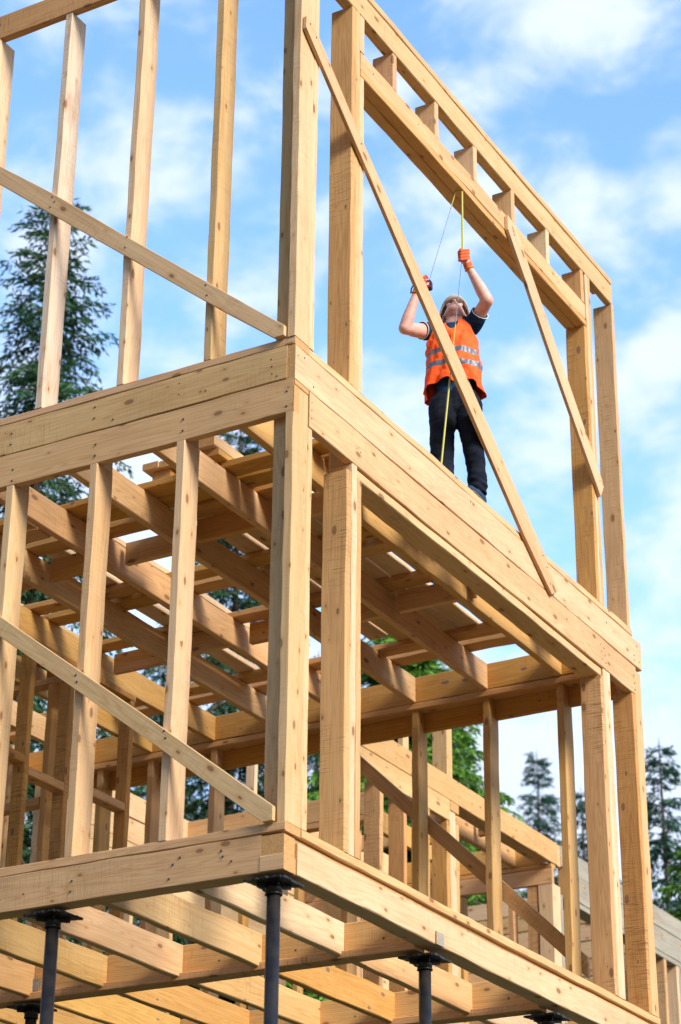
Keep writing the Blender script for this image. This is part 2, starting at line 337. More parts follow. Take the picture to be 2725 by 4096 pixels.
# ---- sub-floor: sleepers across the joists, then planks along them
rows = (1.070, 1.232, 1.435, 2.255, 2.455, 3.020, 4.030, 4.238)
for k, y in enumerate(rows):
    w = (.145, .145, .145, .130, .142, .143, .143, .145)[k]
    for xa, xb in ((XW+.02, -2.60), (-2.59, -.32)):
        o = P('floor_board', xa+random.uniform(-.04, .04), xb+random.uniform(-.03, .03), y, y+w, -.0475, -.004, mat=W_WARM, bow=.0028)
pl = [(-.46, 1.50, 4.1), (-.62, 1.9, 4.16), (-.79, 1.44, 4.15), (-.975, 1.46, 4.18), (-1.135, 1.45, 4.12), (-1.30, 1.60, 4.17), (-1.47, 1.44, 4.14), (-1.645, 1.47, 3.95), (-2.42, 1.5, 4.1), (-2.60, 1.53, 4.15), (-2.80, 1.6, 4.12), (-3.62, 1.3, 3.1), (-3.80, 1.3, 3.15)]
for x, y0, y1 in pl: P('floor_board', x-.075, x+.070, y0, y1, -.0015, .040, mat=W_PALE, bow=.0028)
# ---- lower left wall
P('bottom_plate', XW, -.001, -.001, .15, zp+.001, zA, mat=W_MAIN)
for x in (-.684, -1.259, -1.836, -2.41, -2.99, -3.57, -4.15, -4.73): 
    P('stud', x-.052, x, .0, .15, zA+.001, zC-.002, mat=W_PALE)
    P('stud_tenon', x-.050, x-.002, .0525, .148, zC-.003, -.302, mat=W_PALE, ax=2)
P('corner_stud', -.051, .001, .001, .149, zA+.001, -.300, mat=W_PALE)
P('corner_stud', -.154, -.052, .050, .100, zA+.001, -.302, mat=W_WARM)
P('corner_stud', -.150, .0005, .151, .202, zA+.001, -.483, mat=W_PALE)
P('corner_stud', -.150, -.054, .152, .201, -.482, -.31, mat=W_ROUGH, ax=2)
b3 = plank('diagonal_brace', [(-3.0, -.395), (-1.834, -1.272), (-.803, -2.049), (-.26, -2.466), (-.054, -2.624), (-.054, -2.697), (-.112, -2.699), (-.259, -2.588), (-.796, -2.172), (-1.823, -1.396), (-3.0, -.515)], 'y', -.028, -.002, W_PALE, HF)
for x, z in ((-.71, -2.13), (-.70, -2.17), (-1.29, -1.72), (-1.28, -1.76)): nail(b3, (x, -.029, z), 'y', r=.007)
# ---- lower right wall
P('bottom_plate', -.15, .0015, .153, 4.78, zp+.001, zA, mat=W_MAIN)
for y0, y1, z1, m in ((.575, .628, -.544, W_ROUGH), (.631, .688, -.484, W_PALE), (.691, .742, -.544, W_PALE), (4.040, 4.096, -.544, W_ROUGH), (4.098, 4.150, -.484, W_PALE), (4.152, 4.205, -.484, W_PALE), (4.600, 4.650, -.484, W_ROUGH), (4.652, 4.765, -.30, W_PALE)):
    P('stud', -.150, .0005, y0, y1, zA+.001, z1, mat=m)
P('stud', -.150, -.055, .632, .687, -.482, -.315, mat=W_PALE, ax=2)
# ---- far wall of the lower storey
for x in (-.538, -1.116, -1.694, -2.275, -2.86, -3.439, -4.02, -4.50):
    P('stud', x-.055, x, 4.640, 4.788, zA+.001, -.441, mat=W_MAIN); P('stud_tenon', x-.054, x-.001, 4.641, 4.738, -.440, -.302, mat=W_MAIN, ax=2)
P('stud', -5.16, -5.03, 4.64, 4.69, zA+.001, -.302, mat=W_PALE)
P('stud', -5.09, -5.03, 4.69, 4.74, zA+.001, -.302, mat=W_WARM)
P('bottom_plate', XW, -.152, 4.62, 4.77, zp+.001, zA, mat=W_MAIN)
plank('diagonal_brace', [(-4.3, 1.36-.06), (-2.275, -.500), (-1.846, -.915), (-1.16, -1.58), (-.50, -2.23), (-.50, -2.38), (-1.163, -1.722), (-1.735, -1.165), (-2.275, -.64), (-2.6, -.43)] [1:], 'y', 4.800, 4.828, W_ROUGH, HF)
# ---- inner partition walls
P('partition_plate', -3.53, -3.430, 1.95, 3.531, -.303, -.254, mat=W_ROUGH)
P('partition_plate', -4.9, -3.535, 2.93, 3.03, -.303, -.254, mat=W_ROUGH)
for y in (2.300, 2.752, 3.478, 1.86, 1.40): P('partition_stud', -3.53, -3.430, y, y+.052, zA+.001, -.305, mat=W_ROUGH)
for x in (-3.72, -4.2, -4.7): P('partition_stud', x-.05, x, 2.93, 3.03, zA+.001, -.305, mat=W_WARM)
for y0, y1, z in ((1.45, 1.855, -1.15), (1.915, 2.297, -1.11), (2.355, 2.75, -1.175), (2.806, 3.475, -1.11)): P('noggin', -3.528, -3.432, y0, y1, z-.03, z+.03, mat=W_ROUGH, ax=1)
P('noggin', -4.65, -3.78, 2.935, 3.028, -1.20, -1.14, mat=W_ROUGH)
# ---- left side wall, seen through the frame
for y in (.6, 1.2, 1.8, 2.4, 3.0, 3.6, 4.2): P('stud', XW-.001, XW+.149, y, y+.05, zA+.001, -.302, mat=W_WARM)
P('top_plate', XW, XW+.148, .16, 4.6, -.300, -.253, mat=W_WARM); P('bottom_plate', XW, XW+.149, .16, 4.6, zp+.001, zA, mat=W_MAIN)
# ---- lower floor
o = P('rim_board', XW, -.136, .0, .115, zrb, zp-.001, mat=W_MAIN, bow=.002)
for x, z in ((-.64, -2.83), (-.66, -2.90), (-1.25, -2.83), (-1.255, -2.885), (-1.70, -2.87), (-1.72, -2.92), (-1.55, -2.86), (-.60, -2.80), (-.35, -2.83), (-.30, -2.86), (-.36, -2.80)): nail(o, (x, -.002, z), 'y', r=.0065)
P('rim_board', -.138, -.002, .001, .112, zrb, -2.860, mat=W_MAIN)
P('end_block', -.135, -.006, .004, .11, -2.856, -2.757, mat=W_END, ax=1)
P('rim_board', -.112, .0015, .114, YL, zrb, -2.782, mat=W_PALE, bow=.0025)
P('rim_board', -.110, -.022, .115, YL, -2.780, zp-.001, mat=W_ROUGH)
P('rim_board', XW, -.115, 4.70, 4.80, zrb, zp-.002, mat=W_MAIN)
P('rim_board', XW-.05, XW, 0, 4.8, zrb, zp, mat=W_MAIN)
for x in (-.563, -1.090, -1.618, -2.14, -2.665, -3.19, -3.715, -4.24, -4.77):
    P('joist', x-.052, x, .117, 1.578, zrb+.002, zp-.003, mat=W_MAIN if x < -1.5 else W_PALE, bow=.0028)
    P('joist', x-.052, x, 1.682, 3.148, zrb+.002, zp-.003, mat=W_WARM if int(-x*3) % 2 else W_MAIN, bow=.0028)
    P('joist', x-.052, x, 3.262, 4.698, zrb+.002, zp-.003, mat=W_PALE, bow=.0028)
for y in (1.580, 3.150):
    o = P('floor_beam', XW, -.114, y, y+.10, -2.915, zp-.004, mat=W_WARM, bow=.002)
    P('ledger', XW, -.113, y-.032, y+.085, -2.962, -2.917, mat=W_ROUGH)
    for x in (-.62, -1.15, -1.68, -2.2, -.35, -.9, -1.4): nail(o, (x+.03, y-.002, -2.80), 'y'); nail(o, (x+.03, y-.002, -2.87), 'y')
# metal brackets
def bracket(x, y, z):
    bm = bmesh.new()
    def b(cx, cz, w, h, t, yo=0):
        r = bmesh.ops.create_cube(bm, size=1); bmesh.ops.transform(bm, matrix=Matrix.Translation((cx, yo, cz)) @ Matrix.Diagonal((w, t, h, 1)), verts=r['verts'])
    b(0, 0, .082, .076, .0025); b(0, 0, .006, .074, .007, -.003)
    for sx in (-.028, -.014, .014, .028):
        for szz in (-.025, 0, .025):
            r = bmesh.ops.create_cone(bm, segments=8, cap_ends=True, radius1=.003, radius2=.002, depth=.003)
            bmesh.ops.transform(bm, matrix=Matrix.Translation((sx, -.0028, szz)) @ Matrix.Rotation(R(90), 4, 'X'), verts=r['verts'])
    bmesh.ops.bevel(bm, geom=[e for e in bm.edges if e.calc_length() > .05], offset=.0006, affect='EDGES')
    me = bpy.data.meshes.new('metal_bracket'); bm.to_mesh(me); bm.free()
    o = link('metal_bracket', me, [M_ZINC], HF); set_world(o, Matrix.Translation((x, y, z))); return o
bracket(-2.665, 1.572, -2.868)
st_ = P('bark_patch', .0015, .0055, 1.575, 1.665, zrb+.002, zrb+.075, mat=W_GREY, ax=1)

# ================================================================== STEEL POSTS
def steel_post(first=True):
    pass
def post_meshes():
    H = -2.975-GZ
    bm = bmesh.new(); bmesh.ops.create_cone(bm, segments=32, cap_ends=True, radius1=.034, radius2=.034, depth=H)
    bmesh.ops.translate(bm, vec=(0, 0, H/2), verts=bm.verts); me = bpy.data.meshes.new('tube'); bm.to_mesh(me); bm.free()
    for p in me.polygons: p.use_smooth = len(p.vertices) == 4
    # head: sleeve
    bm = bmesh.new(); r = bmesh.ops.create_cone(bm, segments=28, cap_ends=True, radius1=.041, radius2=.041, depth=.05); bmesh.ops.translate(bm, vec=(0, 0, H-.023), verts=r['verts'])
    r = bmesh.ops.create_cone(bm, segments=28, cap_ends=True, radius1=.044, radius2=.040, depth=.012); bmesh.ops.translate(bm, vec=(0, 0, H-.050), verts=r['verts'])
    sl = bpy.data.meshes.new('sleeve'); bm.to_mesh(sl); bm.free()
    for p in sl.polygons: p.use_smooth = len(p.vertices) == 4
    # flame-cut plate: square, jagged rim, thin, edges sagging
    bm = bmesh.new(); n = 64; rnd = random.Random(3); top = []; bot = []
    for i in range(n):
        t = i/n*4; s = int(t); f = t-s; h = .108
        p = [(-h+2*h*f, -h), (h, -h+2*h*f), (h-2*h*f, h), (-h, h-2*h*f)][s]
        j = 1-rnd.choice((0, .0, .05, .09)); d = max(abs(p[0]), abs(p[1])); c = math.hypot(*p)/h
        z = H+.012-.010*max(0, c-1.)*1.5
        top.append(bm.verts.new((p[0]*j, p[1]*j, z))); bot.append(bm.verts.new((p[0]*j*.985, p[1]*j*.985, z-.011)))
    ct = bm.verts.new((0, 0, H+.012)); cb = bm.verts.new((0, 0, H-.003))
    for i in range(n):
        k = (i+1) % n; bm.faces.new((ct, top[i], top[k])); bm.faces.new((cb, bot[k], bot[i])); bm.faces.new((top[i], bot[i], bot[k], top[k]))
    for a in range(4):      # stiffening gussets under the plate
        ang = a*math.pi/2+math.pi/4; r = bmesh.ops.create_cube(bm, size=1)
        bmesh.ops.transform(bm, matrix=Matrix.Rotation(ang, 4, 'Z') @ Matrix.Translation((.062, 0, H-.012)) @ Matrix.Diagonal((.05, .006, .024, 1)), verts=r['verts'])
    bmesh.ops.recalc_face_normals(bm, faces=bm.faces); pm = bpy.data.meshes.new('head_plate'); bm.to_mesh(pm); bm.free()
    for m in (me, sl, pm): m.materials.append(M_STEEL)
    return me, sl, pm
PM = post_meshes()
plbl = {(-.11, .09): 'black steel post under the front corner of the house frame', (-1.42, .09): 'black steel post under the front beam, left of the corner post',
        (-.11, 1.66): 'black steel post under the right side beam, nearest behind the corner post', (-.11, 3.24): 'black steel post under the right side beam, nearest the bottom right corner',
        (-2.70, 1.62): 'shadowed black steel post under the inner beam, partly behind a nearer post'}
for (x, y), lb in plbl.items():
    dz = -.021 if (y > 1.0) else 0
    root = empty('steel_post', (x, y, GZ+dz), lb, 'steel post', 'black steel posts holding up the house frame'); root.rotation_euler.z = 0
    for nm, me in zip(('tube', 'sleeve', 'head_plate'), PM):
        o = bpy.data.objects.new(nm, me); sc.collection.objects.link(o); o.parent = root
        if y > 1.0 and x > -1: o.location.z = -.0
    for ch in root.children: 
        if ch.name.startswith('head'): ch.rotation_euler.z = random.uniform(-.12, .12)

# ================================================================== WING BEHIND
WF = empty('wing_frame', (-3.8, 8, GZ), 'timber wing frame behind the raised house frame, with boarded end wall', 'house frame')
def Q(name, *a, mat=None, **kw): return bx(name, *a, mat=mat, parent=WF, **kw)
XR = -2.50
Q('rim_board', XR-.05, XR, 4.86, 8.885, zD, -.046, mat=W_MAIN); Q('rim_board', XR-.05, XR, 8.888, 8.955, zD, -.046, mat=W_MAIN, ax=1)
Q('rim_board', XR-.05, XR+.001, 8.958, 13.6, -.236, -.038, mat=W_GREY)
Q('header_board', XR-.05, XR, 4.86, 6.742, -.436, zD-.003, mat=W_MAIN); Q('top_plate', XR-.15, XR-.052, 4.9, 6.9, -.302, -.254)
Q('header_board', XR-.05, XR, 9.0, 13.6, -.477, -.239, mat=W_GREY); Q('header_plate', XR-.15, XR, 9.0, 13.6, -.53, -.48, mat=W_GREY)
Q('corner_block', XR-.15, XR, 6.748, 6.908, -.34, zD-.004, mat=W_END, ax=1)
Q('rim_board', XR-.10, XR-.052, 6.91, 8.76, zD+.002, -.05, mat=W_ROUGH); Q('rim_board', XR-.15, XR-.102, 6.91, 8.76, zD+.002, -.05, mat=W_ROUGH)
for y0, y1, zt, m in ((5.540, 5.596, -.44, W_ROUGH), (5.943, 5.99, -.44, W_ROUGH), (6.330, 6.382, -.44, W_ROUGH), (6.690, 6.742, -.44, W_ROUGH), (6.744, 6.85, -.345, W_PALE), (6.853, 6.906, -.43, W_PALE),
                      (8.77, 8.93, -.44, W_PALE), (8.945, 8.99, -.50, W_GREY), (11.40, 11.46, -.535, W_ROUGH), (11.74, 11.79, -.535, W_PALE), (11.80, 11.85, -.49, W_GREY)):
    Q('stud', XR-.145, XR-.001, y0, y1, -2.9, zt, mat=m)
Q('rim_board', -5.1, XR-.16, 8.77, 8.82, zD, -.05, mat=W_WARM); Q('top_plate', -5.1, XR-.01, 8.768, 8.86, -.293, -.254, mat=W_WARM)
Q('header_board', -5.1, XR-.005, 8.764, 8.81, -.438, -.296, mat=W_WARM)
for x in (-2.545, -2.66, -2.90, -3.40, -3.95, -4.5): Q('stud', x-.10 if x > -2.7 else x-.05, x, 8.78, 8.87, -2.9, -.445, mat=W_ROUGH)
for x in (-2.86, -3.42, -4.0, -4.57): Q('joist', x-.05, x, 6.85, 8.765, zD+.001, -.055, mat=W_WARM)
for xa, xb, y in ((-3.365, -2.915, 7.9), (-2.81, -2.66, 7.9), (-3.945, -3.475, 7.8)): Q('blocking', xa, xb, y, y+.045, -.20, -.058, mat=W_WARM)
Q('rim_board', -5.12, -3.3, 6.762, 6.81, -.25, -.05, mat=W_WARM); Q('top_plate', -5.1, -3.3, 6.762, 6.86, -.302, -.253, mat=W_WARM)
for x in (-3.4, -3.95, -4.5): Q('stud', x-.05, x, 6.77, 6.87, -2.9, -.305, mat=W_WARM)
# left side wall of the wing
Q('rim_board', -5.15, -5.10, 4.86, 6.9, zD, -.04, mat=W_PALE); Q('rim_board', -5.15, -5.10, 6.95, 12, zD, -.05, mat=W_PALE)
Q('header_board', -5.155, -5.11, 4.86, 12, -.46, zD-.003, mat=W_PALE); Q('wall_board', -5.155, -5.11, 4.86, 12, -.58, -.464, mat=W_PALE); Q('wall_board', -5.155, -5.11, 4.86, 12, -.78, -.585, mat=W_PALE)
for y in (5.0, 5.45, 5.9, 6.5, 7.2, 8.0): Q('stud', -5.20, -5.06, y, y+.05, -2.9, -.785, mat=W_PALE)
# upper studs standing on the wing
for (xa, xb), y, z1 in (((-2.80, -2.66), 7.02, .75), ((-2.83, -2.78), 6.45, .62)): Q('stud', xa, xb, y, y+.10, -.045, z1, mat=W_PALE)
Q('stud', -5.16, -5.06, 7.80, 7.85, -.04, 1.5, mat=W_PALE)
# boarded end wall
z = -2.85
while z < .36:
    Q('wall_board', -5.0, XR-.17 if z < -.25 else -3.35, 12.0, 12.03, z, z+.172, mat=W_PALE); z += .184
for x in (-2.7, -3.3, -3.9, -4.5): Q('stud', x-.05, x, 12.035, 12.18, -2.9, .33 if x < -3.4 else -.1, mat=W_WARM)
plank('diagonal_brace', [(-3.02, -1.05), (-2.86, -1.05), (-2.53, -2.6), (-2.68, -2.6)], 'y', 5.45, 5.475, W_PALE, WF)
plank('diagonal_brace', [(-4.1, -.9), (-3.9, -.9), (-3.35, -.1), (-3.5, -.1)], 'y', 6.88, 6.91, W_ROUGH, WF)

# ================================================================== LOOSE BOARDS ON THE DECK
def loose(x0, x1, y0, y1, z0, z1, rz, lb, grp='offcuts piled on the upper floor boards', mat=W_PALE):
    o = bx('loose_board', x0, x1, y0, y1, z0, z1, mat=mat); c = Vector(((x0+x1)/2, (y0+y1)/2, 0))
    o.matrix_basis = Matrix.Translation(c) @ Matrix.Rotation(rz, 4, 'Z') @ Matrix.Translation(-c) @ o.matrix_basis
    tag(o, lb, 'board', grp); return o
loose(-1.715, -1.60, 1.06, 1.9, .068, .112, 0, 'left board of the top pair in the small pile left of the middle stud')
loose(-1.597, -1.49, 1.07, 1.8, .066, .110, 0, 'right board of the top pair in the small pile left of the middle stud')
loose(-1.66, -1.53, 1.10, 1.85, -.001, .044+.02, 0, 'bottom board of the small pile, under the top pair', mat=W_WARM)
loose(-1.505, -1.38, 1.05, 1.7, .0, .045, .25, 'short board lying askew just right of the small pile', mat=W_WARM)
loose(-1.245, -1.10, .93, 2.1, .045, .118, -.02, 'long pale board on top, right of the middle stud, its thick end towards the viewer')
loose(-1.235, -1.10, .97, 1.9, -.001, .043, 0, 'orange-brown bark-edged board under the long pale board', mat=W_ROUGH)
loose(-1.98, -1.83, 1.35, 1.9, .0, .045, .0, 'low board end just left of the small pile, next to the sky gap')

# ================================================================== WORKER
Pc = Vector((-.10, 2.12, 0)); nd = Vector((CAM.x-Pc.x, CAM.y-Pc.y, 0)); D0 = nd.length; nd.normalize(); ad_ = Vector((-nd.y, nd.x, 0)); zu = Vector((0, 0, 1))
B0 = -.16
def K(a, z, b=0.):
    """body point: a to the right across the chest, z up, b forwards of the spine"""
    p = Pc+ad_*a+zu*z; t = (D0-(b+B0))/D0; return CAM+(p-CAM)*t
def cap(bm, p0, r0, p1, r1, flat=None, seg=20):
    d = p1-p0; L = d.length
    if L < 1e-6: d = Vector((0, 0, 1)); L = 0
    else: d.normalize()
    u = d.orthogonal().normalized(); w = d.cross(u); rings = []
    prof = [(-math.cos(t)*r0, math.sin(t)*r0) for t in [i/6*math.pi/2 for i in range(7)]]
    prof += [(L*f, r0+(r1-r0)*f) for f in (.2, .4, .6, .8)] if L else []
    prof += [(L+math.sin(t)*r1, math.cos(t)*r1) for t in [i/6*math.pi/2 for i in range(7)]]
    for x, r in prof:
        r = max(r, .0003); ring = []
        for i in range(seg):
            an = i/seg*math.tau; v = u*math.cos(an)*r+w*math.sin(an)*r
            if flat: v -= flat[0]*(v.dot(flat[0]))*(1-flat[1])
            ring.append(bm.verts.new(p0+d*x+v))
        rings.append(ring)
    for a, b in zip(rings, rings[1:]):
        for i in range(seg): bm.faces.new((a[i], a[(i+1) % seg], b[(i+1) % seg], b[i]))
    bm.faces.new(rings[0][::-1]); bm.faces.new(rings[-1])
def ell(bm, c, ax, ay, az, rx, ry, rz):
    r = bmesh.ops.create_uvsphere(bm, u_segments=20, v_segments=14, radius=1)
    M = Matrix(((ax.x*rx, ay.x*ry, az.x*rz, c.x), (ax.y*rx, ay.y*ry, az.y*rz, c.y), (ax.z*rx, ay.z*ry, az.z*rz, c.z), (0, 0, 0, 1)))
    bmesh.ops.transform(bm, matrix=M, verts=r['verts'])
def fuse(name, bm, mats, parent, vox=.0055, sm=6, disp=None):
    bmesh.ops.recalc_face_normals(bm, faces=bm.faces)
    me = bpy.data.meshes.new(name); bm.to_mesh(me); bm.free()
    o = bpy.data.objects.new('tmp', me); sc.collection.objects.link(o)
    m = o.modifiers.new('r', 'REMESH'); m.mode = 'VOXEL'; m.voxel_size = vox
    m = o.modifiers.new('s', 'SMOOTH'); m.iterations = sm; m.factor = .6
    dg = bpy.context.evaluated_depsgraph_get(); me2 = bpy.data.meshes.new_from_object(o.evaluated_get(dg)); me2.name = name
    bpy.data.objects.remove(o); bpy.data.meshes.remove(me)
    if disp:
        for v, nrm in zip(me2.vertices, [v.normal.copy() for v in me2.vertices]): v.co += nrm*disp(v.co)
    for p in me2.polygons: p.use_smooth = True
    return link(name, me2, mats, parent)
M_SKIN, n_, l_, b_ = simple('skin', (.74, .42, .32), .5, 0, .06, 30, .4, (.66, .33, .24)); b_.inputs['Subsurface Weight'].default_value = .12; b_.inputs['Subsurface Radius'].default_value = (.02, .008, .004)
M_ORANGE, n_, l_, b_ = simple('hi_vis_fabric', (1.0, .135, .022), .75, 0, .04, 9, .2, (.97, .095, .013))
M_REFL = simple('grey_reflective_tape', (.14, .145, .17), .45, .1, .08, 50, .5)[0]
M_TEE = simple('navy_tee', (.012, .045, .105), .9, 0, .2, 30, .15)[0]
M_TROU = simple('dark_navy_trousers', (.013, .016, .027), .95, 0, .2, 22, .15)[0]
M_GLOVE = simple('orange_knit_glove', (.78, .155, .06), .95, 0, .12, 160, .1)[0]
M_CUFF = simple('yellow_glove_cuff', (.80, .36, .03), .95, 0, .1, 120, .1)[0]
M_HELM = simple('beige_helmet_plastic', (.80, .73, .62), .42, 0, .03, 10, .4)[0]
M_BLK = simple('black_plastic', (.015, .016, .02), .4, 0, .1, 30)[0]
M_HAIR = simple('light_brown_hair', (.42, .29, .16), .8, 0, .2, 120, .2)[0]
M_SHOE = simple('blue_grey_shoe', (.03, .06, .10), .8, 0, .15, 60, .2)[0]
M_SOLE = simple('shoe_sole', (.30, .30, .29), .8, 0, .1, 60, .2)[0]
M_LIP = simple('lips', (.52, .20, .16), .5, 0, .05, 60, .4)[0]
M_WHITE = simple('white_label', (.80, .80, .78), .6, 0, .02, 30)[0]
M_RED = simple('red_case', (.36, .02, .025), .35, 0, .08, 30)[0]
M_TAPE, n_, l_, b_ = simple('yellow_tape_blade', (.50, .46, .06), .4, 0, .05, 60, .4)
# scale marks on the blade
uvn = n_.new('ShaderNodeUVMap'); uvn.uv_map = 'UVMap'; sx = n_.new('ShaderNodeSeparateXYZ'); l_.new(uvn.outputs[0], sx.inputs[0])
mk = mth(n_, l_, 'LESS_THAN', mth(n_, l_, 'FRACT', mth(n_, l_, 'MULTIPLY', sx.outputs[0], 100.)), .16)
mk = mth(n_, l_, 'MULTIPLY', mk, mth(n_, l_, 'LESS_THAN', sx.outputs[1], .45))
src = b_.inputs['Base Color'].links[0].from_socket
l_.new(mixc(n_, l_, mk, src, (.03, .03, .02)), b_.inputs['Base Color'])
M_TBACK = simple('tape_back_grey', (.16, .18, .22), .4, .3, .05, 60, .4)[0]

WK = empty('person', (-.16, 2.26, -.02), 'worker in orange hi-vis vest, beige hard hat and orange gloves measuring up to the header', 'person')
PINV[WK.name] = Matrix.Translation(-Vector(WK.location))
shR, elR, wrR = K(-.150, 1.150, -.01), K(-.316, 1.178, .16), K(-.236, 1.445, .19)
shL, elL, wrL = K(.122, 1.195, -.01), K(.214, 1.372, .15), K(.100, 1.622, .19)
Hc = K(.004, 1.262, -.03); uc = (nd*-.84+zu*.54).normalized(); uf = (nd*.54+zu*.84).normalized()
hipR, knR, shnR, anR = K(-.078, .600), K(-.088, .360, .03), K(-.088, .20, 0), K(-.080, .02, -.01)
hipL, knL, shnL = K(.080, .600), K(.100, .365, .03), K(.122, .17, .0)
anL = Vector((-.052, 2.320, .100)); anR = Vector((-.205, 2.17, .085))
bm = bmesh.new()
cap(bm, K(0, .60), .085, K(-.005, .80), .090, (nd, .70)); cap(bm, K(-.005, .85), .095, K(-.012, 1.04), .105, (nd, .66))
cap(bm, shR, .044, K(.0, 1.12), .055); cap(bm, K(0, 1.12), .055, shL, .044)
cap(bm, K(-.016, 1.13, -.02), .060, Hc-uc*.03-uf*.01, .050); cap(bm, K(-.016, 1.16, -.04), .05, Hc-uc*.02-uf*.04, .05)
cap(bm, shR, .050, elR, .040); cap(bm, elR, .040, elR.lerp(wrR, .30), .040); cap(bm, elR.lerp(wrR, .30), .040, wrR, .0235)
cap(bm, shL, .050, elL, .041); cap(bm, elL, .041, elL.lerp(wrL, .30), .0405); cap(bm, elL.lerp(wrL, .30), .0405, wrL, .0235)
cap(bm, shR.lerp(elR, .2)-zu*.01, .047, shR.lerp(elR, .7)-zu*.008, .041); cap(bm, shL.lerp(elL, .2), .047, shL.lerp(elL, .7), .041)
cap(bm, hipR, .056, knR, .036); cap(bm, knR, .036, shnR, .032); cap(bm, shnR, .032, anR, .028); cap(bm, hipL, .056, knL, .036); cap(bm, knL, .036, shnL, .032); cap(bm, shnL, .032, anL, .028)
# head
ell(bm, Hc+uc*.022-uf*.012, ad_, uf, uc, .071, .088, .082)
ell(bm, Hc+uf*.028-uc*.022, ad_, uf, uc, .058, .056, .066)
ell(bm, Hc+uf*.052-uc*.070, ad_, uf, uc, .030, .028, .022)
cap(bm, Hc-ad_*.050-uc*.035+uf*.01, .020, Hc-ad_*.015+uf*.052-uc*.068, .021); cap(bm, Hc+ad_*.050-uc*.035+uf*.01, .020, Hc+ad_*.015+uf*.052-uc*.068, .021)
cap(bm, Hc+uf*.078+uc*.022, .009, Hc+uf*.100-uc*.006, .0125); ell(bm, Hc+uf*.088-uc*.012-ad_*.011, ad_, uf, uc, .0075, .009, .007); ell(bm, Hc+uf*.088-uc*.012+ad_*.011, ad_, uf, uc, .0075, .009, .007)
ell(bm, Hc+uf*.073-uc*.040, ad_, uf, uc, .030, .014, .020)
for s in (-1, 1):
    ell(bm, Hc+uf*.070+uc*.010+ad_*.036*s, ad_, uf, uc, .020, .014, .016)
    ell(bm, Hc+ad_*.073*s-uc*.004-uf*.012, (ad_*s-uf*.5).normalized(), uf, uc, .006, .019, .031)
    cap(bm, Hc+ad_*.079*s-uc*.002-uf*.026, .0055, Hc+ad_*.075*s+uc*.020-uf*.012, .005); cap(bm, Hc+ad_*.079*s-uc*.002-uf*.026, .0055, Hc+ad_*.073*s-uc*.034+uf*.0, .007)
# hands under the gloves
cap(bm, wrR, .0235, K(-.207, 1.500, .20), .026); cap(bm, wrL, .0235, K(.078, 1.69, .20), .027)
body = fuse('body', bm, [M_SKIN], WK, .0048, 5)
def child(name, bm, mats, smooth=True):
    me = bpy.data.meshes.new(name); bm.to_mesh(me); bm.free()
    for p in me.polygons: p.use_smooth = smooth
    return link(name, me, mats, WK)
bm = bmesh.new(); ell(bm, Hc+uf*.0765-uc*.0375, ad_, uf, uc, .020, .0125, .0034); ell(bm, Hc+uf*.0755-uc*.0435, ad_, uf, uc, .017, .013, .0042); child('lips', bm, [M_LIP])
for s in (-1, 1):
    bm = bmesh.new(); ell(bm, Hc+uf*.0755+uc*.016+ad_*.029*s, ad_, uf, uc, .010, .008, .004); child('eye', bm, [M_WHITE])
bm = bmesh.new(); ell(bm, Hc+uc*.022-uf*.022, ad_, uf, uc, .0745, .084, .083); 
for v in list(bm.verts):
    q = v.co-Hc
    if q.dot(uf) > -.005 or q.dot(uc) < -.050: bm.verts.remove(v)
child('hair', bm, [M_HAIR])
# glasses
bm = bmesh.new()
for s in (-1, 1):
    g = Hc+uf*.099+uc*.018+ad_*.031*s; pts = []
    for i in range(16):
        t = i/16*math.tau; c, q = math.cos(t), math.sin(t); k = (abs(c)**3+abs(q)**3)**(-1/3)
        pts.append(g+ad_*c*k*.0255+uc*q*k*.0165-uf*.012*(abs(c*k)*.5 if c*s > 0 else 0))
    for i in range(16): cap(bm, pts[i], .0017, pts[(i+1) % 16], .0017, seg=6)
    cap(bm, g+ad_*.026*s-uf*.006, .0018, Hc+ad_*.077*s+uc*.018-uf*.005, .0018, seg=6); cap(bm, Hc+ad_*.077*s+uc*.018-uf*.005, .0018, Hc+ad_*.076*s-uc*.004-uf*.035, .0022, seg=6)
cap(bm, Hc+uf*.100+uc*.022-ad_*.006, .0016, Hc+uf*.100+uc*.022+ad_*.006, .0016, seg=6); child('glasses', bm, [M_BLK])
# helmet
bm = bmesh.new(); hb = Hc+uc*.040-uf*.014; rows_ = []; nph = 48
for j in range(11):
    e = j/10*math.pi/2*.995; row = []
    for i in range(nph):
        ph = i/nph*math.tau; cx, cy = math.cos(ph), math.sin(ph)
        ridge = 1+.03*max(0, 1-abs(cx)*6) if j else 1
        row.append(bm.verts.new(hb+(ad_*cx*.094+uf*cy*.114)*math.cos(e)+uc*math.sin(e)*.100*ridge))
    rows_.append(row)
brim = []; brim2 = []
for i in range(nph):
    ph = i/nph*math.tau; cx, cy = math.cos(ph), math.sin(ph); ext = .004+.034*max(0, cy)**1.3
    brim.append(bm.verts.new(hb+ad_*cx*(.094+.004)+uf*(cy*.114+ (ext if cy > 0 else .004*cy))-uc*(.004+.010*max(0, cy)+.012*abs(cx)*max(0, cy))))
for a, b in zip([brim]+rows_, rows_):
    for i in range(nph): bm.faces.new((a[i], a[(i+1) % nph], b[(i+1) % nph], b[i]))
hm = child('helmet', bm, [M_HELM]); md = hm.modifiers.new('s', 'SOLIDIFY'); md.thickness = .003; md.offset = 0

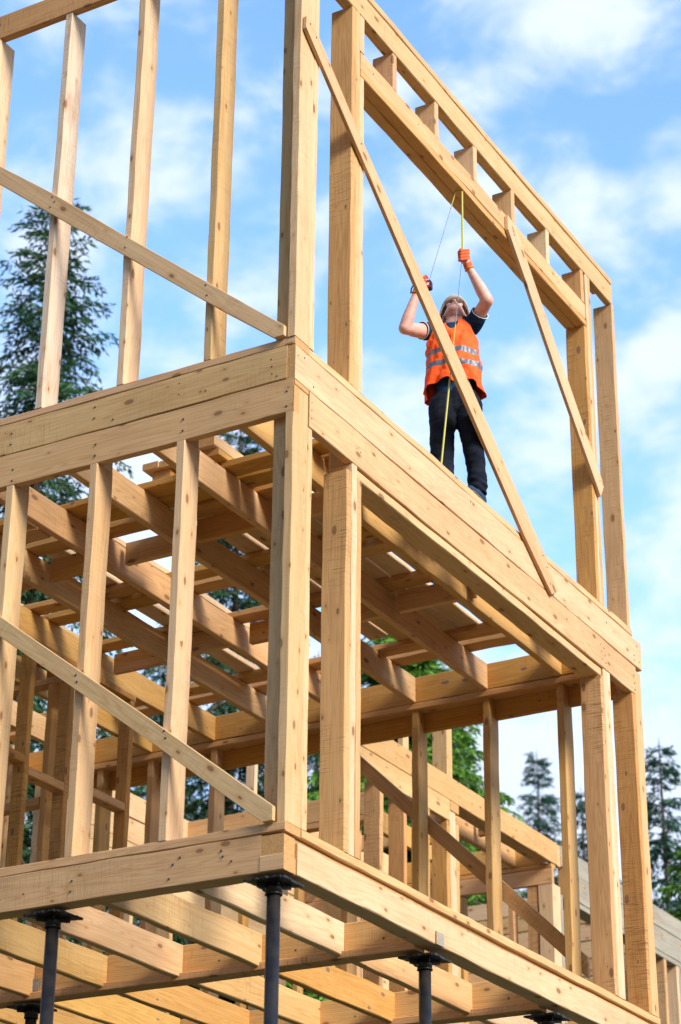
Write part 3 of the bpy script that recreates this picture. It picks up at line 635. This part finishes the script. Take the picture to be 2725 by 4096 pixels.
bm = bmesh.new(); pr = None
for i in range(33):
    ph = i/32*math.tau; p = hb+uc*.004+ad_*math.cos(ph)*.086+uf*math.sin(ph)*.098
    if pr: cap(bm, pr, .0022, p, .0022, flat=(uc, 1.), seg=6)
    pr = p
for s in (-1, 1):
    cap(bm, hb+ad_*.086*s-uc*.006+uf*.02, .0025, Hc+ad_*.073*s-uc*.045, .0025, seg=6)
    if s > 0: cap(bm, hb+ad_*.084*s-uc*.006-uf*.02, .0045, Hc+ad_*.080*s-uf*.036-uc*.004, .007, seg=8)
child('helmet_strap', bm, [M_BLK])
# tee: trunk, collar and sleeves
bm = bmesh.new()
cap(bm, K(0, .66), .130, K(-.005, .85), .122, (nd, .76)); cap(bm, K(-.005, .88), .127, K(-.012, 1.06), .148, (nd, .70))
cap(bm, shR.lerp(K(0, 1.14), .0), .059, K(.0, 1.13), .074); cap(bm, K(0, 1.13), .074, shL, .060)
cap(bm, shR, .060, shR.lerp(elR, .36), .056); cap(bm, shL, .061, shL.lerp(elL, .52), .057)
cap(bm, shL.lerp(K(.10, 1.05), .1), .056, shL.lerp(elL, .40)-zu*.03, .045)
cap(bm, K(-.016, 1.10, -.02), .066, K(-.016, 1.175, -.025), .058)
def cloth(a, f): return lambda c: a*(noise.noise(c*f)+.6*noise.noise(c*f*2.3))
def cut(o, co, no, rad=9.):
    b2_ = bmesh.new(); b2_.from_mesh(o.data); fs_ = [f for f in b2_.faces if (f.calc_center_median()-co).length < rad]
    bmesh.ops.bisect_plane(b2_, geom=list({v for f in fs_ for v in f.verts})+list({e for f in fs_ for e in f.edges})+fs_, plane_co=co, plane_no=no, clear_outer=True); b2_.to_mesh(o.data); b2_.free()
tee = fuse('tee_shirt', bm, [M_TEE], WK, .006, 4, cloth(.006, 16))
cut(tee, K(0, .675), (-zu+ad_*.30).normalized()); cut(tee, shR.lerp(elR, .34), (elR-shR).normalized(), .10); cut(tee, shL.lerp(elL, .50), (elL-shL).normalized(), .085)
md = tee.modifiers.new('s', 'SOLIDIFY'); md.thickness = .003
# sleeve piping
def hoop(name, c, ax, r, rr, mat, k=24):
    bm = bmesh.new(); u = ax.orthogonal().normalized(); w = ax.cross(u); pts = [c+(u*math.cos(i/k*math.tau)+w*math.sin(i/k*math.tau))*r for i in range(k)]
    for i in range(k): cap(bm, pts[i], rr, pts[(i+1) % k], rr, seg=6)
    return child(name, bm, [mat])
hoop('sleeve_trim', shR.lerp(elR, .33), (elR-shR).normalized(), .0575, .0028, M_WHITE); hoop('sleeve_trim', shL.lerp(elL, .49), (elL-shL).normalized(), .0575, .0028, M_WHITE)
# trousers
bm = bmesh.new()
cap(bm, K(-.03, .655), .112, K(.03, .655), .110, (nd, .80)); cap(bm, K(0, .66), .112, K(0, .60), .10, (nd, .9)); cap(bm, K(-.072, .60), .098, knR, .076); cap(bm, K(.074, .60), .098, knL, .072)
cap(bm, knR, .078, shnR, .071); cap(bm, shnR, .071, anR, .064); cap(bm, knL, .072, shnL, .063); cap(bm, shnL, .063, anL, .060); cap(bm, anL, .060, anL+zu*.02, .064)
def tw(c):
    d = .006*noise.noise(c*14)+.004*noise.noise(Vector((c.x*14, c.y*14, c.z*38)))
    if c.z < .5: d += .004*math.sin(c.z*52+7*noise.noise(c*8)+c.x*20)*max(0, min(1, (.50-c.z)*2.5))*(.5+noise.noise(c*6))
    return d
tr_ = fuse('trousers', bm, [M_TROU], WK, .006, 5, tw)
cut(tr_, K(0, .80), (zu-ad_*.22).normalized()); cut(tr_, Vector((0, 0, .068)), -zu)
md = tr_.modifiers.new('s', 'SOLIDIFY'); md.thickness = .003
for an, dr in ((anL, Vector((.10, -1, 0)).normalized()), (anR, Vector((.25, -1, 0)).normalized())):
    bm = bmesh.new(); gz = an.z-.10+.002 if an is anL else -.002; g = Vector((an.x, an.y, gz)); sd_ = Vector((-dr.y, dr.x, 0))
    cap(bm, g-dr*.045+zu*.042, .040, g+dr*.04+zu*.040, .042, (sd_, .95)); cap(bm, g+dr*.04+zu*.040, .040, g+dr*.145+zu*.030, .032, (zu, .85)); cap(bm, g-dr*.03+zu*.05, .040, an, .038)
    sh = fuse('shoe', bm, [M_SHOE], WK, .005, 4); cut(sh, g+zu*.008, -zu)
    bm = bmesh.new(); cap(bm, g-dr*.045+zu*.009, .042, g+dr*.145+zu*.009, .038, (zu, .20)); b_ = child('shoe_sole', bm, [M_SOLE])
# vest: open shell with reflective bands
bm = bmesh.new(); npt = 224
lv0 = [(.700, .176, .128, 0), (.745, .174, .130, 0), (.80, .171, .130, 0), (.842, .169, .129, 0), (.845, .169, .129, 1), (.886, .168, .129, 1), (.889, .168, .129, 0), (.935, .168, .130, 0), (.938, .168, .130, 1), (.978, .168, .131, 1), (.981, .168, .131, 0),
      (1.02, .169, .130, 0), (1.06, .170, .126, 0), (1.10, .168, .118, 0), (1.135, .158, .107, 0), (1.165, .138, .094, 0), (1.19, .108, .082, 0), (1.205, .076, .072, 0)]
lv = []
for a_, b__ in zip(lv0, lv0[1:]):
    ns_ = max(1, int((b__[0]-a_[0])/.0075))
    for q_ in range(ns_): lv.append(tuple(a_[i]+(b__[i]-a_[i])*q_/ns_ for i in range(3))+(a_[3] if q_ == 0 or a_[3] == b__[3] else 0,))
lv.append(lv0[-1])
prev = None; o0 = K(-.008, 0, -.005)
for j, (z_, rx, ry, kd) in enumerate(lv):
    row = []
    for i in range(npt):
        t = i/npt*math.tau; c, s_ = math.cos(t), math.sin(t)          # s_ > 0 is the front
        zz = z_+.074+ .012
        low_ = max(0, (.86-z_)/.16); fr = max(0, s_)
        zz += low_*(.055*fr**.7*(1-.55*math.exp(-((c-.0)/.10)**2)) - .035*(1-fr)*(1 if c < .2 else .8))
        fold = .007*math.sin(t*7+z_*11)*(.4+1.6*low_)+.0035*math.sin(t*15+2+z_*26)+.014*noise.noise(Vector((c*3, s_*3, z_*7)))+.006*noise.noise(Vector((c*7, s_*7, z_*22)))+.018*low_*max(0, c)+.022*max(0, c)*math.exp(-((z_-.89)/.06)**2)+.010*low_*max(0, -c)
        if z_ > 1.1: fold *= .35
        hgt = K(0, z_).z
        slope = .026*c*max(0, (z_-.95)/.2)
        p = Vector((o0.x, o0.y, 0))+ad_*((rx+fold)*c - .006)+nd*((ry+fold)*s_)+zu*(zz+slope)
        row.append(bm.verts.new(p))
    if prev:
        kd_ = lv[j-1][3] if lv[j-1][3] == kd else 0
        for i in range(npt):
            tm = (i+.5)/npt*math.tau; c, s_ = math.cos(tm), math.sin(tm)
            if z_ > 1.125 and s_ > 0 and abs(c) < .10+.32*max(0, z_-1.125)/.08: continue      # V neck
            if 1.03 < z_ <= 1.17 and abs(s_) < (.62 if c > 0 else .50)*min(1, (z_-1.0)/.09): continue  # arm holes
            f = bm.faces.new((prev[i], prev[(i+1) % npt], row[(i+1) % npt], row[i])); f.material_index = 1 if kd_ else 0
    prev = row
loosev = [v for v in bm.verts if not v.link_faces]; bmesh.ops.delete(bm, geom=loosev, context='VERTS')
for it in range(14):
    bv = [v for v in bm.verts if v.is_boundary and v.co.z > 1.0]; new = {}
    for v in bv:
        nb_ = [e.other_vert(v).co for e in v.link_edges if e.is_boundary]
        if len(nb_) == 2: new[v] = v.co*.4+(nb_[0]+nb_[1])*.3
    for v, c_ in new.items(): v.co = c_
ve = child('vest', bm, [M_ORANGE, M_REFL]); md = ve.modifiers.new('s', 'SOLIDIFY'); md.thickness = .004; md.offset = 1
bm = bmesh.new()
pr = None
for k_ in range(12):
    z_ = .80+k_/11*.27; p = Vector((o0.x, o0.y, 0))+ad_*-.012+nd*(.1335 if z_ < 1.05 else .1335-(z_-1.05)*.22)+zu*(z_+.086)
    if pr: cap(bm, pr, .0028, p, .0028, seg=6)
    pr = p
child('vest_zip', bm, [M_ORANGE])
# gloves
def glove(wr, palm, knd, fings, thumb, pr_):
    bm = bmesh.new(); cap(bm, wr+(palm-wr)*.15, .030, palm, pr_, (knd, .78)); cap(bm, wr-(palm-wr).normalized()*.006, .0285, wr+(palm-wr)*.3, .0285)
    for ch in fings+[thumb]:
        for (p, r), (q, r2) in zip(ch, ch[1:]): cap(bm, p, r, q, r2, seg=12)
    g = fuse('glove', bm, [M_GLOVE], WK, .0032, 3, lambda c: .0006*math.sin(c.z*900)+.0012*noise.noise(c*60))
    return g
pL = K(.080, 1.692, .19)
fL = []
for k_, (zz, ln) in enumerate(((1.748, .9), (1.727, 1.), (1.704, .98), (1.682, .85))):
    fL.append([(K(.098, zz+.004, .20), .0125), (K(.082, zz+.004, .232), .0115), (K(.052, zz, .240), .0108), (K(.040, zz-.003, .222), .010), (K(.050, zz-.004, .205), .0092)])
thL = [(K(.066, 1.665, .175), .014), (K(.044, 1.700, .185), .0125), (K(.040, 1.738, .200), .0115), (K(.052, 1.760, .212), .0105)]
glove(wrL, pL, nd, fL, thL, .0285)
ax = (wrL-elL).normalized(); hoop('glove_cuff', wrL-ax*.010, ax, .0285, .0045, M_CUFF)
pR = K(-.212, 1.508, .185)
fR = []
for k_ in range(4):
    zz = 1.548-k_*.021; fR.append([(K(-.226, zz, .175), .0125), (K(-.222+.003*k_, zz+.006, .213), .0115), (K(-.200, zz+.006, .236), .0108), (K(-.182, zz+.003, .238), .0098)])
thR = [(K(-.205, 1.505, .17), .0145), (K(-.190, 1.545, .165), .013), (K(-.176, 1.562, .182), .0118), (K(-.170, 1.556, .200), .0105)]
glove(wrR, pR, nd, fR, thR, .0285)
ax = (wrR-elR).normalized(); hoop('glove_cuff', wrR-ax*.010, ax, .0285, .0045, M_CUFF)

# ================================================================== TAPE MEASURE
TM = empty('tape_measure', K(-.172, 1.49, .205), 'tape measure with red and black case and long yellow blade looped up to the header', 'tape measure')
cs_ = K(-.170, 1.492, .205); cxn = (nd*.93-ad_*.30+zu*.1).normalized(); cx1 = cxn.cross(zu).normalized(); cx2 = cx1.cross(cxn)
def prism(name, pts, c, th, mat, bev):
    bm = bmesh.new(); vs_ = [bm.verts.new(c+cx1*p[0]+cx2*p[1]-cxn*th/2) for p in pts]; f = bm.faces.new(vs_)
    r = bmesh.ops.extrude_face_region(bm, geom=[f]); bmesh.ops.translate(bm, vec=cxn*th, verts=[g for g in r['geom'] if isinstance(g, bmesh.types.BMVert)])
    bmesh.ops.recalc_face_normals(bm, faces=bm.faces); bmesh.ops.bevel(bm, geom=list(bm.edges), offset=bev, segments=2, affect='EDGES')
    me = bpy.data.meshes.new(name); bm.to_mesh(me); bm.free(); return link(name, me, [mat], TM)
octo = [(-.034, -.026), (-.030, -.034), (.010, -.038), (.030, -.028), (.038, -.004), (.034, .018), (.014, .034), (-.016, .036), (-.032, .026)]
prism('case', octo, cs_, .034, M_BLK, .003); prism('case_face', [(x*.84, y*.84) for x, y in octo], cs_, .038, M_RED, .002)
prism('label', [(-.014, -.010), (.014, -.010), (.014, .010), (-.014, .010)], cs_+cx1*-.004, .040, M_WHITE, .0004); prism('label_mark', [(-.005, -.002), (.005, -.002), (.005, .003), (-.005, .003)], cs_+cx1*-.002, .0412, M_BLK, .0003)
bm = bmesh.new(); p0 = K(-.236, 1.497, .19); pts = [p0, K(-.262, 1.492, .19), K(-.272, 1.470, .19), K(-.275, 1.440, .19)]
for a_, b__ in zip(pts, pts[1:]): cap(bm, a_, .0045, b__, .0045, seg=8)
me = bpy.data.meshes.new('wrist_strap'); bm.to_mesh(me); bm.free(); link('wrist_strap', me, [M_TROU], TM)
def ribbon(name, pts, w, wdir, mats):
    bm = bmesh.new(); uvl = bm.loops.layers.uv.new('UVMap'); prev = None; d = 0; fine = []
    for a_, b__ in zip(pts, pts[1:]): fine += [a_.lerp(b__, i/12) for i in range(12)]
    fine.append(pts[-1]); lastp = None
    for i, p in enumerate(fine):
        if lastp is not None: d += (p-lastp).length
        lastp = p; tdir = (fine[min(i+1, len(fine)-1)]-fine[max(i-1, 0)]).normalized(); wv = (wdir-tdir*wdir.dot(tdir)).normalized(); nn_ = tdir.cross(wv)
        row = [bm.verts.new(p+wv*w*x+nn_*.0022*(1-4*x*x)) for x in (-.5, -.25, 0, .25, .5)]
        if prev:
            for k_ in range(4):
                f = bm.faces.new((prev[0][k_], prev[0][k_+1], row[k_+1], row[k_])); f.smooth = True
                for lp, uvv in zip(f.loops, ((prev[1], k_/4), (prev[1], (k_+1)/4), (d, (k_+1)/4), (d, k_/4))): lp[uvl].uv = uvv
        prev = (row, d)
    me = bpy.data.meshes.new(name); bm.to_mesh(me); bm.free(); o = link(name, me, mats, TM); md = o.modifiers.new('s', 'SOLIDIFY'); md.thickness = .0006; return o
top1, top2 = Vector((-.046, 2.068, 2.167)), Vector((-.010, 2.086, 2.167))
hand = K(.063, 1.735, .215)
cq = cs_+cx1*-.012+cx2*.036
ribbon('tape_blade', [cq, cq.lerp(top1, .40), cq.lerp(top1, .81)], .0055, nd.cross(zu)*.25+nd, [M_TBACK])
ribbon('tape_blade', [cq.lerp(top1, .80), top1], .009, nd.cross(zu)*.6+nd, [M_TAPE])
ribbon('tape_blade', [top1+zu*.0005, (top1+top2)/2+zu*.001-nd*.002, top2+zu*.0005], .016, nd, [M_TAPE])
e0 = Vector((-.055, 1.815, .012))
ribbon('tape_blade', [top2, hand.lerp(top2, .5), hand, hand.lerp(e0, .03)+nd*.004], .0125, ad_, [M_TAPE])
ribbon('tape_blade', [hand.lerp(e0, .02), hand.lerp(e0, .3), hand.lerp(e0, .36)], .006, ad_+nd, [M_TBACK])
ribbon('tape_blade', [hand.lerp(e0, .345), hand.lerp(e0, .61)+nd*.01], .0062, ad_+nd*.5, [M_TAPE])
ribbon('tape_blade', [hand.lerp(e0, .60)+nd*.01, e0, e0+Vector((-.10, -.02, -.02))], .0115, ad_, [M_TAPE])

# ================================================================== TREES
def needle_mat(name, c1, c2):
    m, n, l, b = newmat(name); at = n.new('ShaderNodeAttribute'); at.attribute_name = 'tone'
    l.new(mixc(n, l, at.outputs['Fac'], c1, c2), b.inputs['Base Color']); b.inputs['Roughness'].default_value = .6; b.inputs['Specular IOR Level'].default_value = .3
    tr = n.new('ShaderNodeBsdfTranslucent'); l.new(mixc(n, l, at.outputs['Fac'], c1, c2), tr.inputs[0]); ms = n.new('ShaderNodeMixShader'); ms.inputs[0].default_value = .25
    l.new(b.outputs[0], ms.inputs[1]); l.new(tr.outputs[0], ms.inputs[2]); l.new(ms.outputs[0], n.get('Material Output').inputs[0]); return m
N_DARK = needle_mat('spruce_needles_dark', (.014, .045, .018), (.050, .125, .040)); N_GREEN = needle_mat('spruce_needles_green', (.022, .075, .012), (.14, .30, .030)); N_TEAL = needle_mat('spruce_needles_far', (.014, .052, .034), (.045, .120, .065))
BARK = simple('spruce_bark', (.14, .10, .075), .95, 0, .25, 8, .1)[0]
def spruce(seed, H, slope, rmax, step=.30, dens=1.0, card=1.0, full=11., r0=.10):
    rd = random.Random(seed); V_, F_, T_ = [], [], []; bV, bF = [], []
    def card_(p, d, L, w, nrm, tone):
        s = d.cross(nrm).normalized()*w*.5; k = len(V_); m_ = p+d*L*.45
        V_.extend((p, m_+s, p+d*L, m_-s)); F_.append((k, k+1, k+2, k+3)); T_.append(tone)
    def stick(p, q, r0, r1, sg=5):
        d = (q-p).normalized(); u = d.orthogonal().normalized(); w = d.cross(u); k = len(bV)
        for c_, r in ((p, r0), (q, r1)):
            for i in range(sg): a = i/sg*math.tau; bV.append(c_+(u*math.cos(a)+w*math.sin(a))*r)
        for i in range(sg): bF.append((k+i, k+(i+1) % sg, k+sg+(i+1) % sg, k+sg+i))
    lean = Vector((rd.uniform(-.003, .003), rd.uniform(-.003, .003), 0)); pz = 0
    nseg = 24
    for i in range(nseg):
        a, b = i/nseg, (i+1)/nseg; stick(Vector((0, 0, H*a))+lean*H*a, Vector((0, 0, H*b))+lean*H*b, .012*H*(1-a)+.012, .012*H*(1-b)+.012, 9)
    h = .05
    while h < H-1.5:
        rr = min(rmax, slope*h+r0); coarse = h > full; nb = rd.randint(5, 7) if not coarse else 5; a0 = rd.uniform(0, 6.28)
        for k in range(nb):
            an = a0+k*math.tau/nb+rd.uniform(-.35, .35); L = rr*rd.uniform(.62, 1.12); out = Vector((math.cos(an), math.sin(an), 0)); side = Vector((-out.y, out.x, 0))
            base = Vector((0, 0, H-h+rd.uniform(-.09, .09)))+lean*(H-h); up0 = max(-.25, .75-h*.14)+rd.uniform(-.1, .1); pts = []
            m = max(4, int(L/.16))
            for i in range(m+1):
                t = i/m; pts.append(base+out*L*t+zu*L*(up0*t-(.55+.12*min(h, 4))*t*t+.28*t**3)+side*L*.10*math.sin(t*3+an*5))
            for i in range(m): stick(pts[i], pts[i+1], .004+.012*L*(1-i/m), .004+.012*L*(1-(i+1)/m), 4)
            bt = rd.uniform(.0, .35)
            stp = .062 if not coarse else .13
            nt = int(L/stp*dens)+4
            for i in range(nt):
                t = (i+rd.random())/nt; t = .06+t*.94; q = t*m; i0 = min(int(q), m-1); p = pts[i0].lerp(pts[i0+1], q-i0); d0 = (pts[i0+1]-pts[i0]).normalized()
                s = rd.choice((-1, 1)); tl = (.10+.42*L*(1-t)*.55+.05)*rd.uniform(.6, 1.2); tl = min(tl, .55)
                td = (d0*rd.uniform(.4, .9)+side*s*rd.uniform(.5, 1.)+zu*rd.uniform(-.75, .05)).normalized()
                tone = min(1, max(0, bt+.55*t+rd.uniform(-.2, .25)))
                nc = max(2, int(tl/.055))
                if coarse: card_(p, td, tl*1.2, .12, zu, tone*.6); continue
                for c in range(nc):
                    u_ = (c+.5)/nc; pp = p+td*tl*u_-zu*tl*.28*u_*u_
                    for s2 in (-1, 1):
                        dd = (td*rd.uniform(.5, 1.)+td.cross(zu)*s2*rd.uniform(.3, .9)+zu*rd.uniform(-.6, .15)).normalized()
                        card_(pp, dd, rd.uniform(.06, .12)*card, rd.uniform(.018, .034)*card, Vector((rd.uniform(-1, 1), rd.uniform(-1, 1), rd.uniform(-.3, 1))), min(1, max(0, tone+rd.uniform(-.15, .15)+.18*u_)))
        h += step*rd.uniform(.7, 1.3)*(1+h*.02)*(1.6 if coarse else 1)
    card_(Vector((0, 0, H-.1))+lean*H, zu, .35, .03, Vector((1, 0, 0)), .8)
    cr = bpy.data.meshes.new('crown'); cr.from_pydata(V_, [], F_); at = cr.attributes.new('tone', 'FLOAT', 'FACE'); at.data.foreach_set('value', T_)
    tk = bpy.data.meshes.new('trunk'); tk.from_pydata(bV, [], bF)
    for p in tk.polygons: p.use_smooth = True
    tk.materials.append(BARK); return cr, tk
def tree(kind, cr, tk, mat, H, x, y, top, lb, rz=0., grp='spruces behind the house frame'):
    r = empty('spruce_tree', (x, y, top-H), lb, 'tree', grp); r.rotation_euler.z = rz
    for nm, me in (('crown', cr), ('trunk', tk)):
        o = bpy.data.objects.new(nm, me); sc.collection.objects.link(o); o.parent = r
        if nm == 'crown':
            if not me.materials: me.materials.append(mat)
            o.material_slots[0].link = 'OBJECT'; o.material_slots[0].material = mat
    return r
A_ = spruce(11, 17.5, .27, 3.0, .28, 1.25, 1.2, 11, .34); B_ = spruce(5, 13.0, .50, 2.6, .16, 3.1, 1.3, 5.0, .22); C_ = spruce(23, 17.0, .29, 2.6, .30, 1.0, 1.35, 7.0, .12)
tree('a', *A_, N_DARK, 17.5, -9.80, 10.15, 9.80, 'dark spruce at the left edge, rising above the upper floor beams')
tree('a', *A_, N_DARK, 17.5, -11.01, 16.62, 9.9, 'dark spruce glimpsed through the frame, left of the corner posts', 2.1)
tree('b', *B_, N_GREEN, 13.0, -7.38, 15.10, 5.45, 'bright green bushy spruce seen between the slim studs right of the corner', .6)
tree('c', *C_, N_TEAL, 17.0, -12.87, 31.5, 9.49, 'slim blue-green spruce with its whole tip framed between two studs', 1.)
tree('c', *C_, N_TEAL, 17.0, -10.41, 28.21, 7.3, 'blue-green spruce half hidden by the thick right hand posts', 3.)
tree('c', *C_, N_TEAL, 17.0, -6.9, 23.1, 6.0, 'tall thin spruce at the right edge beyond the last corner post', 4.4)
tree('c', *C_, N_TEAL, 17.0, -14.02, 24.16, 9.3, 'spruce just glimpsed in the gaps right of the corner post', 5.2)
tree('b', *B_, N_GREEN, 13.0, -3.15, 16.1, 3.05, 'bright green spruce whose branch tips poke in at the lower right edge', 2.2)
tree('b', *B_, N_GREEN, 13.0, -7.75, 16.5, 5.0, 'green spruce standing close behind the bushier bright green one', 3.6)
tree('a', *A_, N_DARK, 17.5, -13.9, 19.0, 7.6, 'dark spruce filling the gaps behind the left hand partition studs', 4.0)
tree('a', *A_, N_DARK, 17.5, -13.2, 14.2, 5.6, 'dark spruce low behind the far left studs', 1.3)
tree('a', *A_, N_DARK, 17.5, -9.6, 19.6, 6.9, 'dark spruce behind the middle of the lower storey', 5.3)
